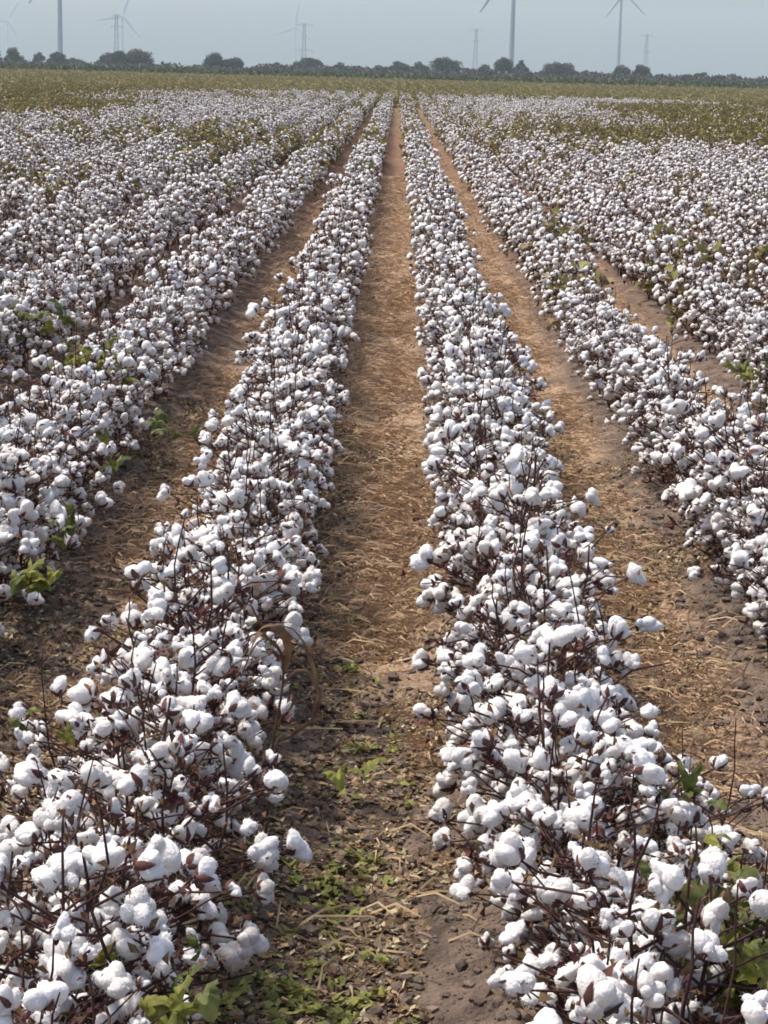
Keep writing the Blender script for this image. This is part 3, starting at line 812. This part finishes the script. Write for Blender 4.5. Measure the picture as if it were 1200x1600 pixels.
T = [
    (-12, 4, 78, 760, 'dark bush cut off by the left edge of the picture', 'bush', 0, 0),
    (10, 34, 76, 760, 'dark rounded tree below the small hazy leftmost turbine', 'tree', 0, 1),
    (53, 69, 81, 800, 'small leaning purplish tree between two dark bushes on the left', 'tree', .3, 1),
    (76, 102, 81, 780, 'dark square bush right in front of the big left turbine tower', 'bush', 0, 0),
    (100, 134, 91, 820, 'low green bush just right of the big left turbine tower', 'bush', 0, 0),
    (156, 182, 83, 740, 'brownish tree at the left end of the dense clump under the pylon', 'tree', .2, 1),
    (172, 200, 81, 735, 'dark green tree in the middle of the dense clump under the pylon', 'tree', 0, 0),
    (196, 234, 79, 740, 'broad dark tree at the right end of the dense clump under the pylon', 'tree', 0, 1),
    (288, 322, 101, 850, 'low pale bush left of the pair of lone trees', 'bush', 0, 1),
    (322, 350, 83, 700, 'lone round tree with a visible trunk, left one of a pair', 'tree', .5, 0),
    (347, 378, 91, 705, 'lower round tree joined to the lone tree on its left', 'tree', .2, 1),
    (378, 412, 104, 850, 'low faint bush between the lone pair of trees and the long treeline', 'bush', 0, 1),
    (414, 446, 98, 760, 'small bush where the long treeline begins', 'bush', 0, 1),
    (440, 466, 103, 770, 'low bush at the foot of the thin middle turbine', 'bush', 0, 0),
    (458, 504, 92, 740, 'pointed tree below the short pylon with the single crossarm', 'tree', 0, 0),
    (496, 528, 104, 770, 'low bush right of the pointed tree', 'bush', 0, 1),
    (518, 548, 99, 760, 'small rounded bush in the treeline left of centre', 'bush', 0, 0),
    (542, 580, 104, 770, 'low flat bush in the treeline above the middle furrow', 'bush', 0, 1),
    (574, 612, 103, 770, 'second low flat bush in the treeline above the middle furrow', 'bush', 0, 0),
    (606, 642, 97, 740, 'broad dome shaped bush just right of the middle furrow', 'bush', 0, 1),
    (634, 672, 98, 745, 'broad flat topped bush with a ragged crown', 'bush', 0, 0),
    (676, 718, 90, 730, 'taller ragged tree with sky gaps left of the faint pylon', 'tree', .7, 0),
    (712, 748, 106, 770, 'low bush at the foot of the faint pylon', 'bush', 0, 1),
    (748, 768, 102, 760, 'tiny forked tree just left of the big middle tower', 'tree', .6, 1),
    (772, 802, 91, 730, 'open tree standing in front of the big middle tower', 'tree', .9, 0),
    (796, 832, 102, 750, 'dark bush just right of the big middle tower', 'bush', 0, 1),
    (808, 820, 93, 752, 'narrow pointed tree right of the big middle tower', 'tree', .3, 0),
    (846, 896, 98, 735, 'large leaning flat topped tree between the two big turbine towers', 'tree', .1, 1),
    (832, 862, 112, 770, 'low bush left of the leaning flat topped tree', 'bush', 0, 0),
    (890, 945, 111, 760, 'long low bush left of the right turbine tower', 'bush', 0, 0),
    (940, 965, 115, 770, 'low bush hiding the foot of the right turbine tower', 'bush', 0, 1),
    (958, 984, 103, 735, 'round tree immediately right of the right turbine tower', 'tree', .3, 1),
    (990, 1014, 103, 735, 'round tree below the right hand pylon', 'tree', .1, 0),
    (1010, 1048, 117, 760, 'low dark bush right of the tree below the right hand pylon', 'bush', 0, 0),
    (1052, 1086, 117, 750, 'low bush after the gap in the treeline at right', 'bush', 0, 1),
    (1078, 1112, 114, 745, 'dark dome of a bush at right', 'bush', 0, 0),
    (1108, 1134, 122, 765, 'low scrub between the dark dome and the pale bush', 'bush', 0, 1),
    (1128, 1158, 116, 750, 'pale ragged bush near the right edge', 'bush', .4, 1),
    (1154, 1186, 125, 765, 'low bush next to last on the right', 'bush', 0, 0),
    (1180, 1214, 123, 760, 'dark bush cut off by the right edge of the picture', 'bush', 0, 1),
]
for i, (a, b_, tp, ds, lab, cat, gap, gr) in enumerate(T): tree(a, b_, tp, ds, lab, gap, bool(gr), cat=cat, seed=2000 + i)

# low far-off scrub that closes the skyline
n = 1900; D = 620 + 260 * rng.random(n); XX = (rng.random(n) - .5) * 0.56 * D; kp = (XX / D > -0.065) | (rng.random(n) < .3); D = D[kp]; XX = XX[kp]; n = len(D)
scatter('scrub', np.c_[XX, D, np.full(n, 0.0)], rng.random(n) * 6.3, (0.7 + .9 * rng.random(n) ** 2) * (1 + .2 * (XX / D > -.065)), rng.integers(0, 3, n),
        [leafy_tuft(60 + i, 110, 2.4, 1.5, .6, M_CROWN2) for i in range(3)], kind='stuff', label='low scrub running along the foot of the treeline', category='undergrowth')

# ------------------------------------------------------------------ skyline: wind turbines and pylons
M_TUR = mat('shaded_turbine_paint', (0.26, 0.26, 0.33), 0.5, (0.02, (0.22, 0.22, 0.29)), 0, None, 0, 0.3)  # white turbines, with their grey-lavender shade put into the base colour
M_STEEL = mat('galvanised_steel', (0.16, 0.17, 0.19), 0.6, (0.3, (0.12, 0.13, 0.14)))


def turbine(px, dist, hub, blade_len, angs, face, label, rbase=2.4):
    x = at_dist(px, dist)
    e = link('wind_turbine', None, loc=(x, dist, 0), label=label, category='wind turbine', group='wind turbines on the skyline')
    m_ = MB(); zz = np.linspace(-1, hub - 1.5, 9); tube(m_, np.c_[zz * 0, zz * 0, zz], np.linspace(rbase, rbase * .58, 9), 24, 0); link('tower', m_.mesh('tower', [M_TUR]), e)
    # nacelle and rotor turned by face about the vertical
    cf, sf_ = math.cos(face), math.sin(face); fw = np.array([sf_, -cf, 0]); rt = np.array([cf, sf_, 0]); up = np.array([0, 0, 1.0])

    def W(p): return np.asarray(p)[:, :1] * rt + np.asarray(p)[:, 1:2] * fw + np.asarray(p)[:, 2:3] * up + [0, 0, hub]
    m_ = MB(); pr = [(-6.5, .9), (-6, 1.7), (-2, 2.1), (2.2, 2.0), (3.0, 1.6)]; V = []; k = 12
    for (yy, rr) in pr:
        for q in range(k): a = q * 6.283 / k; V.append((math.copysign(abs(math.cos(a)) ** .6, math.cos(a)) * rr * .95, yy, math.copysign(abs(math.sin(a)) ** .6, math.sin(a)) * rr))
    Fc = [[i * k + q, i * k + (q + 1) % k, (i + 1) * k + (q + 1) % k, (i + 1) * k + q] for i in range(len(pr) - 1) for q in range(k)]
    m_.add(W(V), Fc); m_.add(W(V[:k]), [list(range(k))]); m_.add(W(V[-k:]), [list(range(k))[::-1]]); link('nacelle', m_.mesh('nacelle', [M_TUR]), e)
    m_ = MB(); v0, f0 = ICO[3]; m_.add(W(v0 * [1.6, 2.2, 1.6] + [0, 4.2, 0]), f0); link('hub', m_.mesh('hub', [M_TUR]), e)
    for a in angs:       # angle clockwise from straight up as seen from the camera
        m_ = MB(); st = np.linspace(0, 1, 14); V = []; k = 8
        for s in st:
            rr = 1.2 + s * (blade_len - 1.2); ch = np.interp(s, [0, .05, .2, 1], [1.0, 1.0, 2.3, .5]) * (1.45 if dist > 3000 else 1); th = np.interp(s, [0, .05, .25, 1], [1.0, .9, .45, .08]); tw = np.interp(s, [0, .2, 1], [.5, .35, .03])
            for q in range(k):
                b2 = q * 6.283 / k; cx = math.cos(b2) * ch - (ch - 1) * .5; cy = math.sin(b2) * th; xx = cx * math.cos(tw) - cy * math.sin(tw); yy = cx * math.sin(tw) + cy * math.cos(tw) + 4.2 + .0007 * rr * rr
                V.append((xx * math.cos(a) + rr * math.sin(a), yy, -xx * math.sin(a) + rr * math.cos(a)))
        Fc = [[i * k + q, i * k + (q + 1) % k, (i + 1) * k + (q + 1) % k, (i + 1) * k + q] for i in range(13) for q in range(k)]
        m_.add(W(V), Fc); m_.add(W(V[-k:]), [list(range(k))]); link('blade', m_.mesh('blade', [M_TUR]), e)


def third(a): return [R(a), R(a + 120), R(a + 240)]


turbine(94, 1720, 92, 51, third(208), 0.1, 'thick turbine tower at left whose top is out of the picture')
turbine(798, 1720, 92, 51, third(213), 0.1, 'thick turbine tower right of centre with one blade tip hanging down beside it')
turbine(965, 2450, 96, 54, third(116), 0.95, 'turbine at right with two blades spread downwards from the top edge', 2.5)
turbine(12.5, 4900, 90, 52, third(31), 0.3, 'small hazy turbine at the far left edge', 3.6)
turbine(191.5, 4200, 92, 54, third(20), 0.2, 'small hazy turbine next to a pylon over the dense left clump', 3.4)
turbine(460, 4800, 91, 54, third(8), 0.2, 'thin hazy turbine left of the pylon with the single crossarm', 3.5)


def pylon(px, dist, H, arms, rz, label, wbase=6.0, bar=.26):
    x = at_dist(px, dist); e = link('power_pylon', None, loc=(x, dist, 0), label=label, category='pylon', group='power pylons on the skyline'); e.rotation_euler = (0, 0, rz)
    m_ = MB(); lv = np.linspace(0, 1, 9); hw = np.interp(lv, [0, .45, 1], [wbase / 2, 1.6, 1.0])
    cs = [(-1, -1), (1, -1), (1, 1), (-1, 1)]
    for i in range(9):
        z = lv[i] * H
        for q in range(4):
            a, b2 = cs[q], cs[(q + 1) % 4]
            if i < 8:
                tube(m_, [(a[0] * hw[i], a[1] * hw[i], z), (a[0] * hw[i + 1], a[1] * hw[i + 1], lv[i + 1] * H)], bar * .5, 4)
                tube(m_, [(a[0] * hw[i], a[1] * hw[i], z), (b2[0] * hw[i + 1], b2[1] * hw[i + 1], lv[i + 1] * H)], bar * .3, 4)
                tube(m_, [(b2[0] * hw[i], b2[1] * hw[i], z), (a[0] * hw[i + 1], a[1] * hw[i + 1], lv[i + 1] * H)], bar * .3, 4)
            tube(m_, [(a[0] * hw[i], a[1] * hw[i], z), (b2[0] * hw[i], b2[1] * hw[i], z)], bar * .3, 4)
    link('mast', m_.mesh('mast', [M_STEEL]), e)
    for (hf, half) in arms:
        z = hf * H; m_ = MB()
        for s in (-1, 1):
            for yy in (-1, 1):
                tube(m_, [(0, yy * .9, z + .8), (s * half, 0, z)], bar * .4, 4); tube(m_, [(0, yy * .9, z - 1.0), (s * half, 0, z)], bar * .4, 4)
            for j in range(1, 4): tube(m_, [(s * half * j / 4, 0, z + .8 * (1 - j / 4)), (s * half * (j - .5) / 4, 0, z - 1.0 * (1 - (j - .5) / 4))], bar * .25, 4)
        ar = link('crossarm', m_.mesh('crossarm', [M_STEEL]), e)
        for s in (-1, 1):
            m_ = MB(); tube(m_, [(s * half, 0, z), (s * half, 0, z - 2.2)], .18, 6); link('insulator', m_.mesh('insulator', [M_STEEL]), ar)


pylon(182, 2000, 47, [(.97, 4.2), (.76, 4.8)], .3, 'tall lattice pylon close beside the small hazy turbine')
pylon(474.5, 2100, 45, [(.97, 8.5), (.42, 8.5)], .2, 'lattice pylon with wide flat crossarm beside the thin middle turbine')
pylon(742, 2300, 48, [(.97, 8.0), (.74, 3.0)], .2, 'faint lattice pylon with wide crossarm left of the big middle tower')
pylon(1008, 2500, 51, [(.97, 7.5), (.6, 3.5)], .3, 'faint lattice pylon right of the right hand turbine')

# ------------------------------------------------------------------ haze
hm = bpy.data.materials.new('haze'); hm.use_nodes = True; hn = hm.node_tree.nodes; hn.remove(hn['Principled BSDF'])
pv = hn.new('ShaderNodeVolumePrincipled'); pv.inputs['Color'].default_value = (0.76, 0.92, 0.98, 1); pv.inputs['Density'].default_value = 0.00019; pv.inputs['Anisotropy'].default_value = 0.0
hm.node_tree.links.new(pv.outputs[0], hn['Material Output'].inputs['Volume'])
mb = MB(); a, b_, c_, d_, e_, f_ = -5200, 5200, -400, 5200, -1.2, 160
mb.add([(a, c_, e_), (b_, c_, e_), (b_, d_, e_), (a, d_, e_), (a, c_, f_), (b_, c_, f_), (b_, d_, f_), (a, d_, f_)],
       [[0, 3, 2, 1], [4, 5, 6, 7], [0, 1, 5, 4], [1, 2, 6, 5], [2, 3, 7, 6], [3, 0, 4, 7]])
link('haze', mb.mesh('haze', [hm], False), kind='stuff', label='thin pale haze over the whole plain')
